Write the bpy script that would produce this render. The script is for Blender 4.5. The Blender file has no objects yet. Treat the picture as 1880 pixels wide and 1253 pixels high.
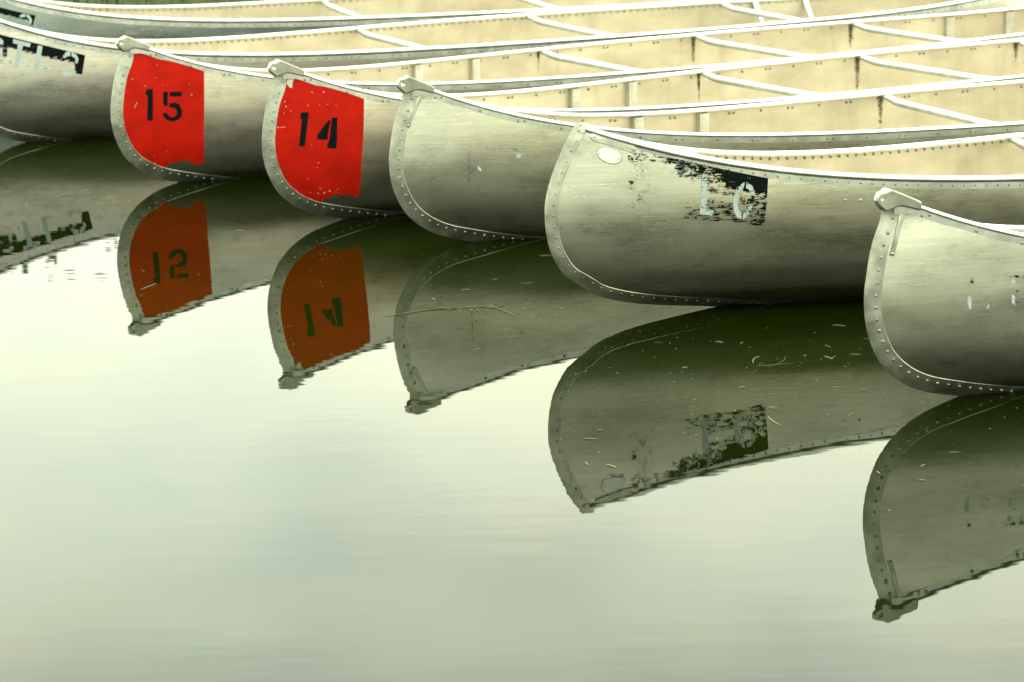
import bpy, bmesh, math, random
import numpy as np
from mathutils import Vector, Matrix, noise as mnoise

sc = bpy.context.scene
C = sc.collection
R = math.radians
random.seed(4)

# ------------------------------------------------------------------ camera
F_PX, CAM_H, PITCH, ROLL = 5999.30985, 1.78958, 0.20869, -0.01769
cam_d = bpy.data.cameras.new('camera')
cam = bpy.data.objects.new('camera', cam_d)
C.objects.link(cam)
cam_d.sensor_fit = 'HORIZONTAL'
cam_d.sensor_width = 36.0
cam_d.lens = F_PX / 1880.0 * 36.0
cam_d.clip_start = 0.1
cam_d.clip_end = 2000
cp, sp, cr, sr = math.cos(PITCH), math.sin(PITCH), math.cos(ROLL), math.sin(ROLL)
fw = Vector((0, cp, -sp)); up = Vector((0, sp, cp)); rt = Vector((1, 0, 0))
rt2 = cr * rt + sr * up
up2 = cr * up - sr * rt
m = Matrix((rt2, up2, -fw)).transposed().to_4x4()
m.translation = (0, 0, CAM_H)
cam.matrix_world = m
cam_d.dof.use_dof = True
cam_d.dof.focus_distance = 8.6
cam_d.dof.aperture_fstop = 8.5
sc.camera = cam

# ------------------------------------------------------------------ world, sun, exposure
SUN_EL, SUN_AZ = R(52), R(-12)          # azimuth from +Y towards +X: the sun stands behind the canoes
world = bpy.data.worlds.new('World')
sc.world = world
world.use_nodes = True
wn = world.node_tree.nodes; wl = world.node_tree.links
for n_ in list(wn): wn.remove(n_)
wout = wn.new('ShaderNodeOutputWorld'); wbg = wn.new('ShaderNodeBackground')
wbg.inputs['Strength'].default_value = 0.1
sky = wn.new('ShaderNodeTexSky'); sky.sky_type = 'NISHITA'; sky.sun_disc = False
sky.sun_elevation = SUN_EL; sky.sun_rotation = SUN_AZ; sky.dust_density = 2.0
wtc = wn.new('ShaderNodeTexCoord')
wmap = wn.new('ShaderNodeMapping'); wmap.inputs['Scale'].default_value = (1, 1, 1.9)
wmap.inputs['Location'].default_value = (38.7, 8.0, 1.0)
cn = wn.new('ShaderNodeTexNoise'); cn.inputs['Scale'].default_value = 2.6; cn.inputs['Detail'].default_value = 3; cn.inputs['Roughness'].default_value = 0.5
cn2 = wn.new('ShaderNodeTexNoise'); cn2.inputs['Scale'].default_value = 6; cn2.inputs['Detail'].default_value = 4; cn2.inputs['Roughness'].default_value = 0.55
cr1 = wn.new('ShaderNodeValToRGB')      # how much cloud covers the blue
cr1.color_ramp.elements[0].position = 0.32; cr1.color_ramp.elements[0].color = (0.40, 0.40, 0.40, 1)
cr1.color_ramp.elements[1].position = 0.52; cr1.color_ramp.elements[1].color = (0.96, 0.96, 0.96, 1)
cr2 = wn.new('ShaderNodeValToRGB')      # cloud brightness, thin to thick
cr2.color_ramp.elements[0].position = 0.36; cr2.color_ramp.elements[0].color = (54, 61, 50, 1)
cr2.color_ramp.elements[1].position = 0.64; cr2.color_ramp.elements[1].color = (68, 70, 51.5, 1)
wmix = wn.new('ShaderNodeMixRGB')
wl.new(wtc.outputs['Generated'], wmap.inputs['Vector'])
wl.new(wmap.outputs['Vector'], cn.inputs['Vector']); wl.new(wmap.outputs['Vector'], cn2.inputs['Vector'])
wsep = wn.new('ShaderNodeSeparateXYZ'); wl.new(wtc.outputs['Generated'], wsep.inputs[0])
wma = wn.new('ShaderNodeMath'); wma.operation = 'MULTIPLY_ADD'          # broken cloud: looks denser towards the horizon, opener overhead
wma.inputs[1].default_value = -0.48; wma.inputs[2].default_value = 0.12
wl.new(wsep.outputs['Z'], wma.inputs[0])
wad = wn.new('ShaderNodeMath'); wad.operation = 'ADD'
wl.new(cn.outputs['Fac'], wad.inputs[0]); wl.new(wma.outputs[0], wad.inputs[1])
wl.new(wad.outputs[0], cr1.inputs['Fac']); wl.new(cn2.outputs['Fac'], cr2.inputs['Fac'])
wl.new(cr1.outputs['Color'], wmix.inputs['Fac']); wl.new(sky.outputs['Color'], wmix.inputs['Color1']); wl.new(cr2.outputs['Color'], wmix.inputs['Color2'])
wl.new(wmix.outputs['Color'], wbg.inputs['Color']); wl.new(wbg.outputs['Background'], wout.inputs['Surface'])

sun_d = bpy.data.lights.new('sun', 'SUN'); sun_d.energy = 2.6; sun_d.angle = R(1.0); sun_d.color = (1.0, 0.93, 0.80)
sun = bpy.data.objects.new('sun', sun_d); C.objects.link(sun)
sv = Vector((math.sin(SUN_AZ) * math.cos(SUN_EL), math.cos(SUN_AZ) * math.cos(SUN_EL), math.sin(SUN_EL)))
sun.rotation_euler = sv.to_track_quat('Z', 'Y').to_euler()
sun.location = (0, 20, 30)

vs = sc.view_settings
vs.view_transform = 'Standard'; vs.look = 'None'; vs.exposure = -0.15; vs.gamma = 1.0
vs.use_curve_mapping = False

# ------------------------------------------------------------------ baked measurements (canoe frame: s along the keel from the bow, z above water)
MARKS = {
 'C1': {
  'patch': [(0.145,0.4006),(0.2257,0.3827),(0.2929,0.3638),(0.3644,0.3467),(0.3499,0.3041),(0.3174,0.3119),(0.2227,0.3309),(0.1418,0.3465)],
  'a': [(0.2987,0.3451),(0.3143,0.3548),(0.3251,0.3532),(0.3217,0.3404),(0.308,0.3407)],
  'b': [(0.3284,0.3531),(0.3411,0.3457),(0.3484,0.3285),(0.3449,0.3143),(0.3367,0.3144),(0.3388,0.3287),(0.3325,0.3388),(0.3271,0.3403)],
 },
 'C2': {
  'patch': [(0.0472,0.4348),(0.1184,0.4171),(0.2618,0.3748),(0.4133,0.3297),(0.3985,0.2578),(0.2808,0.2793),(0.1115,0.3193),(0.0397,0.3347)],
  'T': [(0.1631,0.3989),(0.223,0.3813),(0.2196,0.3672),(0.1955,0.3733),(0.1733,0.2885),(0.1587,0.2904),(0.1776,0.379),(0.1608,0.3835)],
  'L': [(0.2481,0.3727),(0.2639,0.3695),(0.2466,0.2832),(0.2612,0.2801),(0.2582,0.2698),(0.2266,0.2762)],
  'two_a': [(0.3328,0.3294),(0.3474,0.3457),(0.361,0.3452),(0.36,0.3297),(0.345,0.3263),(0.3396,0.3188)],
  'two_b': [(0.3658,0.3442),(0.3825,0.3327),(0.389,0.3169),(0.3831,0.2988),(0.3759,0.303),(0.3778,0.3173),(0.3697,0.3254),(0.3648,0.3269)],
  'two_c': [(0.3223,0.2699),(0.3328,0.2825),(0.3376,0.2797),(0.3442,0.2638),(0.3744,0.2731),(0.3781,0.2729),(0.3749,0.2574),(0.3411,0.2509),(0.3292,0.2592)],
  'S': [(0.0881,0.4027),(0.1031,0.4086),(0.1174,0.4056),(0.1286,0.3936),(0.1264,0.3782),(0.1156,0.3812),(0.1114,0.3916),(0.0945,0.3922)],
  'S2': [(0.1148,0.3683),(0.1243,0.3654),(0.1202,0.3397),(0.112,0.3271),(0.0975,0.3276),(0.0983,0.3405),(0.1082,0.3427)],
 },
 'C3': {
  'panel': [(0.0636,0.4746),(0.0714,0.4776),(0.1764,0.4383),(0.2812,0.3998),(0.2764,0.3064),(0.2711,0.1885),(0.2768,0.065),(0.2685,0.061),(0.2567,0.0716),(0.2517,0.0629),(0.2455,0.0642),(0.2398,0.0771),(0.235,0.0662),(0.2287,0.0844),(0.2085,0.0843),(0.1889,0.0792),(0.169,0.0768),(0.1576,0.0708),(0.1476,0.0565),(0.118,0.0643),(0.0879,0.085),(0.0617,0.1095),(0.0349,0.1389),(0.0103,0.181),(-0.0046,0.2283),(-0.0085,0.2788),(-0.0063,0.3204),(0.0071,0.3737),(0.0288,0.4223)],
  'one': [(0.0887,0.3379),(0.1094,0.3386),(0.1035,0.2304),(0.0852,0.2301),(0.0912,0.3157),(0.0838,0.3232),(0.0851,0.3306)],
  'five_a': [(0.1424,0.327),(0.1575,0.3262),(0.1549,0.3),(0.1562,0.2853),(0.1498,0.276),(0.1394,0.2849)],
  'five_b': [(0.1635,0.3259),(0.2041,0.3239),(0.2016,0.3082),(0.1625,0.3101)],
  'five_c': [(0.1602,0.2864),(0.1783,0.2884),(0.1931,0.2792),(0.201,0.2599),(0.1983,0.2411),(0.1861,0.2278),(0.168,0.2237),(0.1501,0.2297),(0.1384,0.2421),(0.138,0.2548),(0.1507,0.2541),(0.1563,0.2433),(0.1682,0.2376),(0.1803,0.2421),(0.1848,0.2545),(0.1813,0.266),(0.1715,0.2719),(0.1576,0.2739)],
 },
 'C4': {
  'panel': [(0.0566,0.4904),(0.0663,0.491),(0.2893,0.4058),(0.2845,0.3255),(0.2746,0.1964),(0.2748,0.0837),(0.2674,0.0759),(0.2528,0.0879),(0.238,0.0851),(0.2169,0.0914),(0.1941,0.0918),(0.1834,0.0788),(0.1652,0.0827),(0.1606,0.0664),(0.1354,0.0664),(0.0971,0.0871),(0.053,0.1251),(0.0167,0.1721),(-0.0034,0.2176),(-0.0124,0.2698),(-0.0095,0.3158),(0.0036,0.3711),(0.0276,0.4308)],
  'one': [(0.0914,0.3641),(0.116,0.3628),(0.0977,0.2551),(0.0804,0.2571),(0.093,0.341),(0.0884,0.3464)],
  'four_a': [(0.1769,0.3366),(0.1811,0.3312),(0.1698,0.2856),(0.1703,0.2727),(0.1381,0.276),(0.137,0.2874),(0.1517,0.3072)],
  'four_b': [(0.1857,0.3427),(0.2031,0.3418),(0.1981,0.284),(0.2004,0.2787),(0.1975,0.266),(0.1961,0.2427),(0.1671,0.2454),(0.1688,0.2599),(0.1753,0.275)],
  'chip': [(0.0617,0.4798),(0.0714,0.482),(0.0838,0.4736),(0.0742,0.4613),(0.0706,0.4413),(0.062,0.4443),(0.0558,0.4572)],
 },
 'C5': {
  'w1': [(0.2235,0.2489),(0.2296,0.2465),(0.2377,0.2354),(0.2336,0.2312),(0.2255,0.2358)],
  'w2': [(0.3405,0.282),(0.3549,0.285),(0.3505,0.2701),(0.3381,0.2663)],
  'b1': [(0.3184,0.2991),(0.3511,0.2971),(0.3917,0.2793),(0.3896,0.2743),(0.3509,0.2872),(0.3183,0.2948)],
  'crack': [(0.1996,0.2988),(0.2012,0.2988),(0.1999,0.2281),(0.2194,0.2373),(0.2202,0.2356),(0.1999,0.2237),(0.199,0.1957),(0.1974,0.1957)],
  'strap': [(0.0719,0.4715),(0.0284,0.3782)],
 },
 'C6': {
  'patch': [(0.1153,0.4623),(0.1839,0.4505),(0.3291,0.4216),(0.4804,0.3896),(0.469,0.2471),(0.3681,0.2626),(0.2408,0.2789),(0.1044,0.3106)],
  'L': [(0.3046,0.3944),(0.3195,0.396),(0.3148,0.3024),(0.3318,0.2995),(0.3297,0.2819),(0.2957,0.2877)],
  'o_a': [(0.4163,0.3704),(0.4136,0.3553),(0.4027,0.347),(0.3973,0.3253),(0.3979,0.2989),(0.4065,0.2853),(0.4057,0.2685),(0.3916,0.2793),(0.385,0.2995),(0.3854,0.3302),(0.3953,0.3561)],
  'o_b': [(0.4206,0.3703),(0.4373,0.3587),(0.4432,0.3366),(0.4325,0.3326),(0.4284,0.3482),(0.4192,0.3542)],
  'o_c': [(0.4385,0.306),(0.4279,0.2844),(0.4109,0.2674),(0.4108,0.2829),(0.4215,0.2935),(0.4257,0.3044)],
  'arc': [(0.221,0.4084),(0.2441,0.4097),(0.2732,0.4),(0.2892,0.3798),(0.2845,0.367),(0.2682,0.3828),(0.2435,0.3946),(0.2226,0.3975)],
  'smear': [(0.1412,0.4348),(0.1703,0.4338),(0.1658,0.2951),(0.1569,0.3174),(0.146,0.37)],
  'oval': [(0.0375,0.4618),(0.0678,0.4536),(0.0983,0.4449),(0.0693,0.474),(0.0664,0.4331)],
  'strap': [(0.0328,0.5046),(0.127,0.4705),(0.0814,0.4967),(0.0757,0.4768)],
  'corner': [(-0.0004,0.55),(0.0239,0.5387),(0.0185,0.5262),(0.0069,0.5125),(-0.0136,0.5208),(-0.0109,0.5313)],
  'riv': [(0.687,0.3084),(0.7288,0.3064)],
  'edge': [(-0.0586,0.4413),(-0.0718,0.3081),(-0.0287,0.1776)],
 },
 'C7': {
  'w1': [(0.2133,0.2657),(0.2227,0.2651),(0.2228,0.2326),(0.218,0.2329),(0.2126,0.2505)],
  'w2': [(0.2649,0.2432),(0.2689,0.2391),(0.2635,0.2318),(0.2586,0.234)],
  'w3': [(0.3196,0.2985),(0.3291,0.2959),(0.3253,0.2829),(0.3186,0.2872)],
  'w4': [(0.3215,0.2623),(0.3292,0.258),(0.3282,0.235),(0.3202,0.2433)],
  'b1': [(0.2228,0.3085),(0.2275,0.3082),(0.2303,0.2995),(0.2237,0.2934),(0.219,0.3012)],
  'b2': [(0.2676,0.2469),(0.2706,0.2438),(0.2709,0.237),(0.2679,0.2392)],
  'b3': [(0.3148,0.3064),(0.3272,0.3093),(0.3387,0.3076),(0.3368,0.3011),(0.3157,0.3025)],
  'b4': [(0.3463,0.3081),(0.3598,0.3072),(0.3599,0.2863),(0.3493,0.2889)],
  'b5': [(0.3316,0.2444),(0.3393,0.2439),(0.3358,0.2374)],
  'b6': [(0.3311,0.2712),(0.3378,0.2707),(0.333,0.2634)],
  'strap': [(0.0698,0.4793),(0.0364,0.3777)],
 },
}
STRAWS = [((0.636,8.204),(0.614,8.122)),((0.701,8.199),(0.646,8.07)),((0.618,8.089),(0.713,8.114)),((0.749,8.209),(0.754,8.194)),((0.801,8.19),(0.819,8.155)),((0.815,8.161),(0.831,8.193)),((0.867,8.207),(0.895,8.202)),((0.815,8.326),(0.828,8.296)),((0.836,8.063),(0.846,8.065)),((0.753,7.928),(0.755,7.906)),((0.784,7.836),(0.8,7.827)),((0.844,7.791),(0.867,7.804)),((0.558,7.847),(0.573,7.853)),((0.861,8.582),(0.894,8.564)),((0.921,8.396),(0.947,8.388)),((0.374,8.393),(0.395,8.391)),((0.534,8.394),(0.554,8.383)),((0.596,8.359),(0.607,8.385)),((0.162,7.345),(0.194,7.338)),((0.196,7.423),(0.21,7.426)),((0.16,7.125),(0.167,7.093)),((0.206,7.094),(0.227,7.063)),((0.612,7.634),(0.631,7.608)),((0.603,7.533),(0.627,7.437)),((0.98,7.149),(1.005,7.15)),((0.901,7.027),(0.914,7.043)),((0.881,6.907),(0.896,6.903)),((0.798,6.988),(0.804,6.969)),((0.132,8.864),(0.153,8.875)),((0.43,8.083),(0.446,8.087)),((0.794,7.525),(0.805,7.548)),((0.614,7.634),(0.633,7.622)),((-1.462,11.041),(-1.444,11.087)),((-1.36,10.613),(-1.351,10.65)),((-1.255,11.257),(-1.22,11.246)),((-0.872,10.217),(-0.841,10.202)),((-1.62,10.797),(-1.608,10.757)),((-1.068,9.258),(-1.033,9.345)),((-1.058,9.056),(-1.054,9.079)),((-0.141,9.158),(-0.117,9.171)),((0.027,9.241),(0.065,9.256)),((-0.223,9.052),(-0.214,9.023)),((-0.053,9.311),(-0.039,9.321)),((-0.104,8.34),(-0.085,8.356)),((-0.585,7.702),(-0.508,7.778)),((-0.994,6.744),(-0.983,6.77)),((-0.117,6.135),(-0.067,6.136)),((-0.975,7.436),(-0.963,7.418)),((0.087,9.682),(0.136,9.678)),((-1.373,8.885),(-1.35,8.883))]
WEED = [(-0.352,8.81),(-0.299,8.835),(-0.247,8.876),(-0.21,8.895),(-0.172,8.907),(-0.135,8.904),(-0.104,8.909),(-0.07,8.921),(-0.044,8.896),(-0.014,8.84),(0.009,8.778)]
CANOES = {
 'C1': dict(X=-2.3225, Y=13.4622, th=0.3060, B=0.9115, dz=0.0043, zs=0.5290, zc=0.2960, m=5.8592),
 'C2': dict(X=-2.0111, Y=12.1390, th=0.4484, B=0.9079, dz=-0.0006, zs=0.5290, zc=0.2960, m=5.8592),
 'C3': dict(X=-1.3292, Y=11.1016, th=0.5335, B=0.8846, dz=-0.0007, zs=0.5290, zc=0.2960, m=5.8592),
 'C4': dict(X=-0.7530, Y=10.2692, th=0.5461, B=0.8649, dz=0.0099, zs=0.5290, zc=0.2960, m=5.8592),
 'C5': dict(X=-0.3347, Y=9.8537, th=0.3952, B=0.8985, dz=0.0055, zs=0.5290, zc=0.2960, m=5.8592),
 'C6': dict(X=0.1913, Y=8.7006, th=0.4067, B=0.9074, dz=0.0024, zs=0.5340, zc=0.3367, m=5.1746),
 'C7': dict(X=0.8606, Y=7.5830, th=0.5347, B=0.9073, dz=0.0086, zs=0.5290, zc=0.2960, m=5.8592),
}
FULL = 2.0221

# ------------------------------------------------------------------ object helpers
def props(o, label=None, cat=None, group=None, kind=None):
    if label: o['label'] = label
    if cat: o['category'] = cat
    if group: o['group'] = group
    if kind: o['kind'] = kind
    return o

def link(name, me, parent=None, mats=(), sharp=35):
    for m_ in mats: me.materials.append(m_)
    o = bpy.data.objects.new(name, me); C.objects.link(o)
    if parent is not None: o.parent = parent
    if sharp:
        me.shade_smooth()
        try: me.set_sharp_from_angle(angle=R(sharp))
        except Exception: pass
    return o

def from_bm(name, bm, parent=None, mats=(), sharp=35):
    bmesh.ops.recalc_face_normals(bm, faces=bm.faces[:])
    me = bpy.data.meshes.new(name); bm.to_mesh(me); bm.free()
    return link(name, me, parent, mats, sharp)

def empty(name, loc, rz, label, cat, group=None):
    o = bpy.data.objects.new(name, None); C.objects.link(o)
    o.location = loc; o.rotation_euler = (0, 0, rz); o.empty_display_size = 0.2
    return props(o, label, cat, group)

def tube(bm, pts, rad, n=8, flat=None):
    """swept tube along pts; rad a number or list; flat = list of (rw, rh) overrides"""
    rings = []
    P_ = [Vector(p) for p in pts]
    for i, p in enumerate(P_):
        d = (P_[min(i + 1, len(P_) - 1)] - P_[max(i - 1, 0)]).normalized()
        u = Vector((0, 0, 1)).cross(d)
        if u.length < 1e-4: u = Vector((1, 0, 0))
        u.normalize(); v = d.cross(u)
        r = rad[i] if isinstance(rad, (list, tuple)) else rad
        rw, rh = (r, r) if flat is None else flat[i]
        rings.append([bm.verts.new(p + u * (rw * math.cos(2 * math.pi * k / n)) + v * (rh * math.sin(2 * math.pi * k / n))) for k in range(n)])
    for a, b in zip(rings[:-1], rings[1:]):
        for k in range(n):
            bm.faces.new((a[k], a[(k + 1) % n], b[(k + 1) % n], b[k]))
    bm.faces.new(rings[0]); bm.faces.new(list(reversed(rings[-1])))

def dome(bm, c, nrm, r, h=0.55, n=8):
    nrm = Vector(nrm).normalized(); c = Vector(c)
    u = nrm.orthogonal().normalized(); v = nrm.cross(u)
    rows = []
    for rr, hh in ((1, -0.25), (1.0, 0.12), (0.72, 0.42)):
        rows.append([bm.verts.new(c + (u * math.cos(2 * math.pi * k / n) + v * math.sin(2 * math.pi * k / n)) * r * rr + nrm * (r * h * hh * 1.8)) for k in range(n)])
    top = bm.verts.new(c + nrm * r * h)
    for a, b in zip(rows[:-1], rows[1:]):
        for k in range(n): bm.faces.new((a[k], a[(k + 1) % n], b[(k + 1) % n], b[k]))
    for k in range(n): bm.faces.new((rows[-1][k], rows[-1][(k + 1) % n], top))

# ------------------------------------------------------------------ materials
class NT:
    def __init__(s, name):
        s.m = bpy.data.materials.new(name); s.m.use_nodes = True
        s.t = s.m.node_tree; s.n = s.t.nodes; s.l = s.t.links
        for x in list(s.n): s.n.remove(x)
        s.out = s.n.new('ShaderNodeOutputMaterial')
    def node(s, typ, **kw):
        x = s.n.new(typ)
        for k, v in kw.items():
            if k in x.inputs: s.put(x.inputs[k], v)
            else: setattr(x, k, v)
        return x
    def put(s, sock, v):
        if isinstance(v, bpy.types.NodeSocket): s.l.new(v, sock)
        else: sock.default_value = v
    def coords(s, scale=(1, 1, 1), rand=True):
        tc = s.node('ShaderNodeTexCoord'); mp = s.node('ShaderNodeMapping'); s.l.new(tc.outputs['Object'], mp.inputs['Vector'])
        mp.inputs['Scale'].default_value = scale
        if rand:
            oi = s.node('ShaderNodeObjectInfo'); mu = s.node('ShaderNodeMath', operation='MULTIPLY'); s.l.new(oi.outputs['Random'], mu.inputs[0]); mu.inputs[1].default_value = 17.3
            co = s.node('ShaderNodeCombineXYZ')
            for i in range(3): s.l.new(mu.outputs[0], co.inputs[i])
            s.l.new(co.outputs[0], mp.inputs['Location'])
        return mp.outputs['Vector']
    def noise(s, vec, scale, detail=3, rough=0.5, dist=0.0):
        x = s.node('ShaderNodeTexNoise'); s.l.new(vec, x.inputs['Vector'])
        x.inputs['Scale'].default_value = scale; x.inputs['Detail'].default_value = detail; x.inputs['Roughness'].default_value = rough; x.inputs['Distortion'].default_value = dist
        return x.outputs['Fac']
    def ramp(s, fac, stops):
        x = s.node('ShaderNodeValToRGB'); s.l.new(fac, x.inputs['Fac'])
        e = x.color_ramp.elements
        while len(e) < len(stops): e.new(0.5)
        for el, (p, c) in zip(e, stops):
            el.position = p; el.color = (c, c, c, 1) if isinstance(c, (int, float)) else (*c, 1)
        return x.outputs['Color']
    def mix(s, fac, a, b, blend='MIX'):
        x = s.node('ShaderNodeMixRGB', blend_type=blend)
        s.put(x.inputs['Fac'], fac)
        for k, v in (('Color1', a), ('Color2', b)):
            s.put(x.inputs[k], v if isinstance(v, bpy.types.NodeSocket) else (*v, 1))
        return x.outputs['Color']
    def math(s, op, a, b=0.0, clamp=False):
        x = s.node('ShaderNodeMath', operation=op); x.use_clamp = clamp
        s.put(x.inputs[0], a); s.put(x.inputs[1], b)
        return x.outputs[0]
    def bump(s, h, dist, strength=1.0, nrm=None):
        x = s.node('ShaderNodeBump'); s.l.new(h, x.inputs['Height']); x.inputs['Distance'].default_value = dist; x.inputs['Strength'].default_value = strength
        if nrm is not None: s.l.new(nrm, x.inputs['Normal'])
        return x.outputs['Normal']
    def bsdf(s, **kw):
        x = s.node('ShaderNodeBsdfPrincipled')
        for k, v in kw.items():
            k = k.replace('_', ' ')
            if not isinstance(v, bpy.types.NodeSocket) and k == 'Base Color': v = (*v, 1)
            s.put(x.inputs[k], v)
        return x.outputs['BSDF']
    def done(s, sh): s.l.new(sh, s.out.inputs['Surface']); return s.m

def metal_hull(name, tint, dark):
    """weathered sheet aluminium: rolled grain along the boat, cloudy oxide, scuffs along the water line, soft dents"""
    t = NT(name)
    v = t.coords()
    grain = t.noise(t.coords((2.2, 2.2, 60)), 3.0, 5, 0.65)
    cloud = t.noise(t.coords((1.4, 1.4, 4.0)), 3.2, 5, 0.6)
    blot = t.noise(t.coords((1.0, 1.0, 2.2)), 11.0, 6, 0.68)
    fine = t.noise(v, 160, 2, 0.6)
    col = t.mix(t.ramp(cloud, [(0.32, 0.0), (0.68, 1.0)]), dark, tint)
    col = t.mix(t.math('MULTIPLY', t.ramp(grain, [(0.40, 0.0), (0.70, 1.0)]), 0.40), col, tuple(c * 0.72 for c in dark))
    col = t.mix(t.math('MULTIPLY', t.ramp(blot, [(0.56, 0.0), (0.72, 1.0)]), 0.55), col, (0.27, 0.265, 0.225))
    # white scratches: thin, nearly along the boat
    scr = t.noise(t.coords((1.1, 1.1, 26)), 7.0, 2, 0.4, 0.6)
    sm = t.math('COMPARE', scr, 0.5); s_n = sm.node; s_n.inputs[2].default_value = 0.008
    gate = t.ramp(t.noise(v, 2.6, 2), [(0.52, 0.0), (0.60, 1.0)])
    col = t.mix(t.math('MULTIPLY', t.math('MULTIPLY', sm, gate), 0.75), col, (0.90, 0.90, 0.86))
    rough = t.math('ADD', t.math('MULTIPLY', cloud, 0.16), t.math('ADD', t.math('MULTIPLY', grain, 0.12), 0.155))
    dent = t.noise(v, 3.5, 2, 0.5)
    n0 = t.bump(t.noise(t.coords((1, 1, 1.6)), 1.7, 2, 0.5), 0.016, 0.3)
    n1 = t.bump(dent, 0.008, 0.35, n0)
    n2 = t.bump(grain, 0.0005, 0.25, n1)
    n3 = t.bump(fine, 0.0003, 0.25, n2)
    return t.done(t.bsdf(Base_Color=col, Metallic=1.0, Roughness=rough, Normal=n3))

def metal_plain(name, col, rough=0.35, var=0.15, metallic=0.95):
    t = NT(name)
    a = t.noise(t.coords((1, 1, 1)), 22, 5, 0.6); b = t.noise(t.coords((1, 1, 1)), 130, 2, 0.5)
    c = t.mix(t.ramp(a, [(0.35, 0.0), (0.7, 1.0)]), tuple(x * (1 - var * 1.6) for x in col), tuple(min(1, x * (1 + var * 0.3)) for x in col))
    r = t.math('ADD', t.math('MULTIPLY', a, 0.25), rough - 0.12)
    return t.done(t.bsdf(Base_Color=c, Metallic=metallic, Roughness=r, Normal=t.bump(b, 0.0004, 0.3)))

def metal_inside(name):
    t = NT(name)
    v = t.coords()
    a = t.noise(t.coords((1.5, 1.5, 3)), 3, 5, 0.6); g = t.noise(t.coords((3, 3, 40)), 3, 4, 0.6); sp_ = t.noise(v, 90, 3, 0.6)
    c = t.mix(t.ramp(a, [(0.3, 0.0), (0.7, 1.0)]), (0.46, 0.405, 0.305), (0.66, 0.60, 0.475))
    c = t.mix(t.math('MULTIPLY', t.ramp(g, [(0.45, 0.0), (0.7, 1.0)]), 0.22), c, (0.55, 0.47, 0.33))
    c = t.mix(t.math('MULTIPLY', t.ramp(sp_, [(0.68, 0.0), (0.76, 1.0)]), 0.35), c, (0.30, 0.27, 0.20))
    sm_ = t.noise(t.coords((5, 5, 0.8)), 1.6, 4, 0.6)
    c = t.mix(t.math('MULTIPLY', t.ramp(sm_, [(0.52, 0.0), (0.70, 1.0)]), 0.35), c, (0.31, 0.27, 0.19))
    return t.done(t.bsdf(Base_Color=c, Metallic=0.75, Roughness=0.45, Normal=t.bump(t.noise(v, 4, 2), 0.01, 0.5)))

def paint(name, col, soft=8.0, fade=0.12, spec=0.25):
    """brushed or sprayed paint; the vertex value 'cover' says how much of it is left"""
    t = NT(name)
    v = t.coords()
    n1 = t.noise(t.coords((1, 1, 1.5)), 58, 8, 0.72, 0.9); n2 = t.noise(t.coords((1, 1, 3.2)), 240, 4, 0.6)
    rot = t.coords((0.35, 0.35, 3.2)); rot.node.inputs['Rotation'].default_value = (0, R(17), 0)
    sc_ = t.noise(rot, 95, 4, 0.65, 0.5)
    mixn = t.math('ADD', t.math('MULTIPLY', n1, 0.48), t.math('ADD', t.math('MULTIPLY', n2, 0.14), t.math('MULTIPLY', sc_, 0.38)))
    # stretch the noise (about .35 to .65) to 0..1 and compare with the cover value
    st = t.math('MULTIPLY', t.math('SUBTRACT', mixn, 0.34), 3.1, True)
    at = t.node('ShaderNodeAttribute', attribute_name='cover')
    msk = t.math('MULTIPLY', t.math('SUBTRACT', at.outputs['Fac'], st), soft, True)
    cl = t.noise(v, 14, 5, 0.6); g = t.noise(t.coords((4, 4, 70)), 3, 4, 0.6)
    c = t.mix(t.ramp(cl, [(0.3, 0.0), (0.7, 1.0)]), tuple(x * (1 - fade) for x in col), col)
    c = t.mix(t.math('MULTIPLY', t.ramp(g, [(0.5, 0.0), (0.75, 1.0)]), fade * 1.4), c, tuple(x * 0.55 for x in col))
    b = t.bsdf(Base_Color=c, Roughness=0.55, Specular_IOR_Level=spec, Normal=t.bump(n2, 0.0003, 0.3))
    tr = t.node('ShaderNodeBsdfTransparent')
    mx = t.node('ShaderNodeMixShader'); t.l.new(msk, mx.inputs[0]); t.l.new(tr.outputs[0], mx.inputs[1]); t.l.new(b, mx.inputs[2])
    return t.done(mx.outputs[0])

def plain(name, col, rough=0.7, var=0.3, scale=20):
    t = NT(name)
    a = t.noise(t.coords(), scale, 4, 0.6)
    c = t.mix(t.ramp(a, [(0.3, 0.0), (0.7, 1.0)]), tuple(x * (1 - var) for x in col), tuple(x * (1 + var * 0.5) for x in col))
    return t.done(t.bsdf(Base_Color=c, Roughness=rough))

M = {}
M['hull_warm'] = metal_hull('aluminium_hull_warm', (0.70, 0.66, 0.575), (0.545, 0.505, 0.435))
M['hull_green'] = metal_hull('aluminium_hull_green', (0.68, 0.66, 0.545), (0.535, 0.515, 0.42))
M['hull_cool'] = metal_hull('aluminium_hull_cool', (0.33, 0.37, 0.36), (0.24, 0.275, 0.27))
M['inside'] = metal_inside('oxidised_aluminium_inside')
M['trim'] = metal_plain('bright_aluminium_trim', (0.80, 0.81, 0.76), 0.34)
M['band'] = metal_plain('dull_aluminium_band', (0.55, 0.55, 0.46), 0.40, 0.25)
M['cap'] = metal_plain('cast_aluminium', (0.55, 0.55, 0.46), 0.38, 0.22)
M['ribs'] = metal_plain('rib_aluminium', (0.62, 0.61, 0.55), 0.45, 0.15, 0.85)
M['tube'] = metal_plain('grey_aluminium_tube', (0.46, 0.48, 0.46), 0.5, 0.15, 0.8)
M['deck'] = metal_plain('aluminium_deck', (0.76, 0.76, 0.70), 0.36)
M['badge'] = metal_plain('pale_badge_metal', (0.80, 0.80, 0.73), 0.5, 0.08, 0.5)
M['rivet'] = metal_plain('dull_rivet_metal', (0.40, 0.40, 0.35), 0.45, 0.3)
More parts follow.
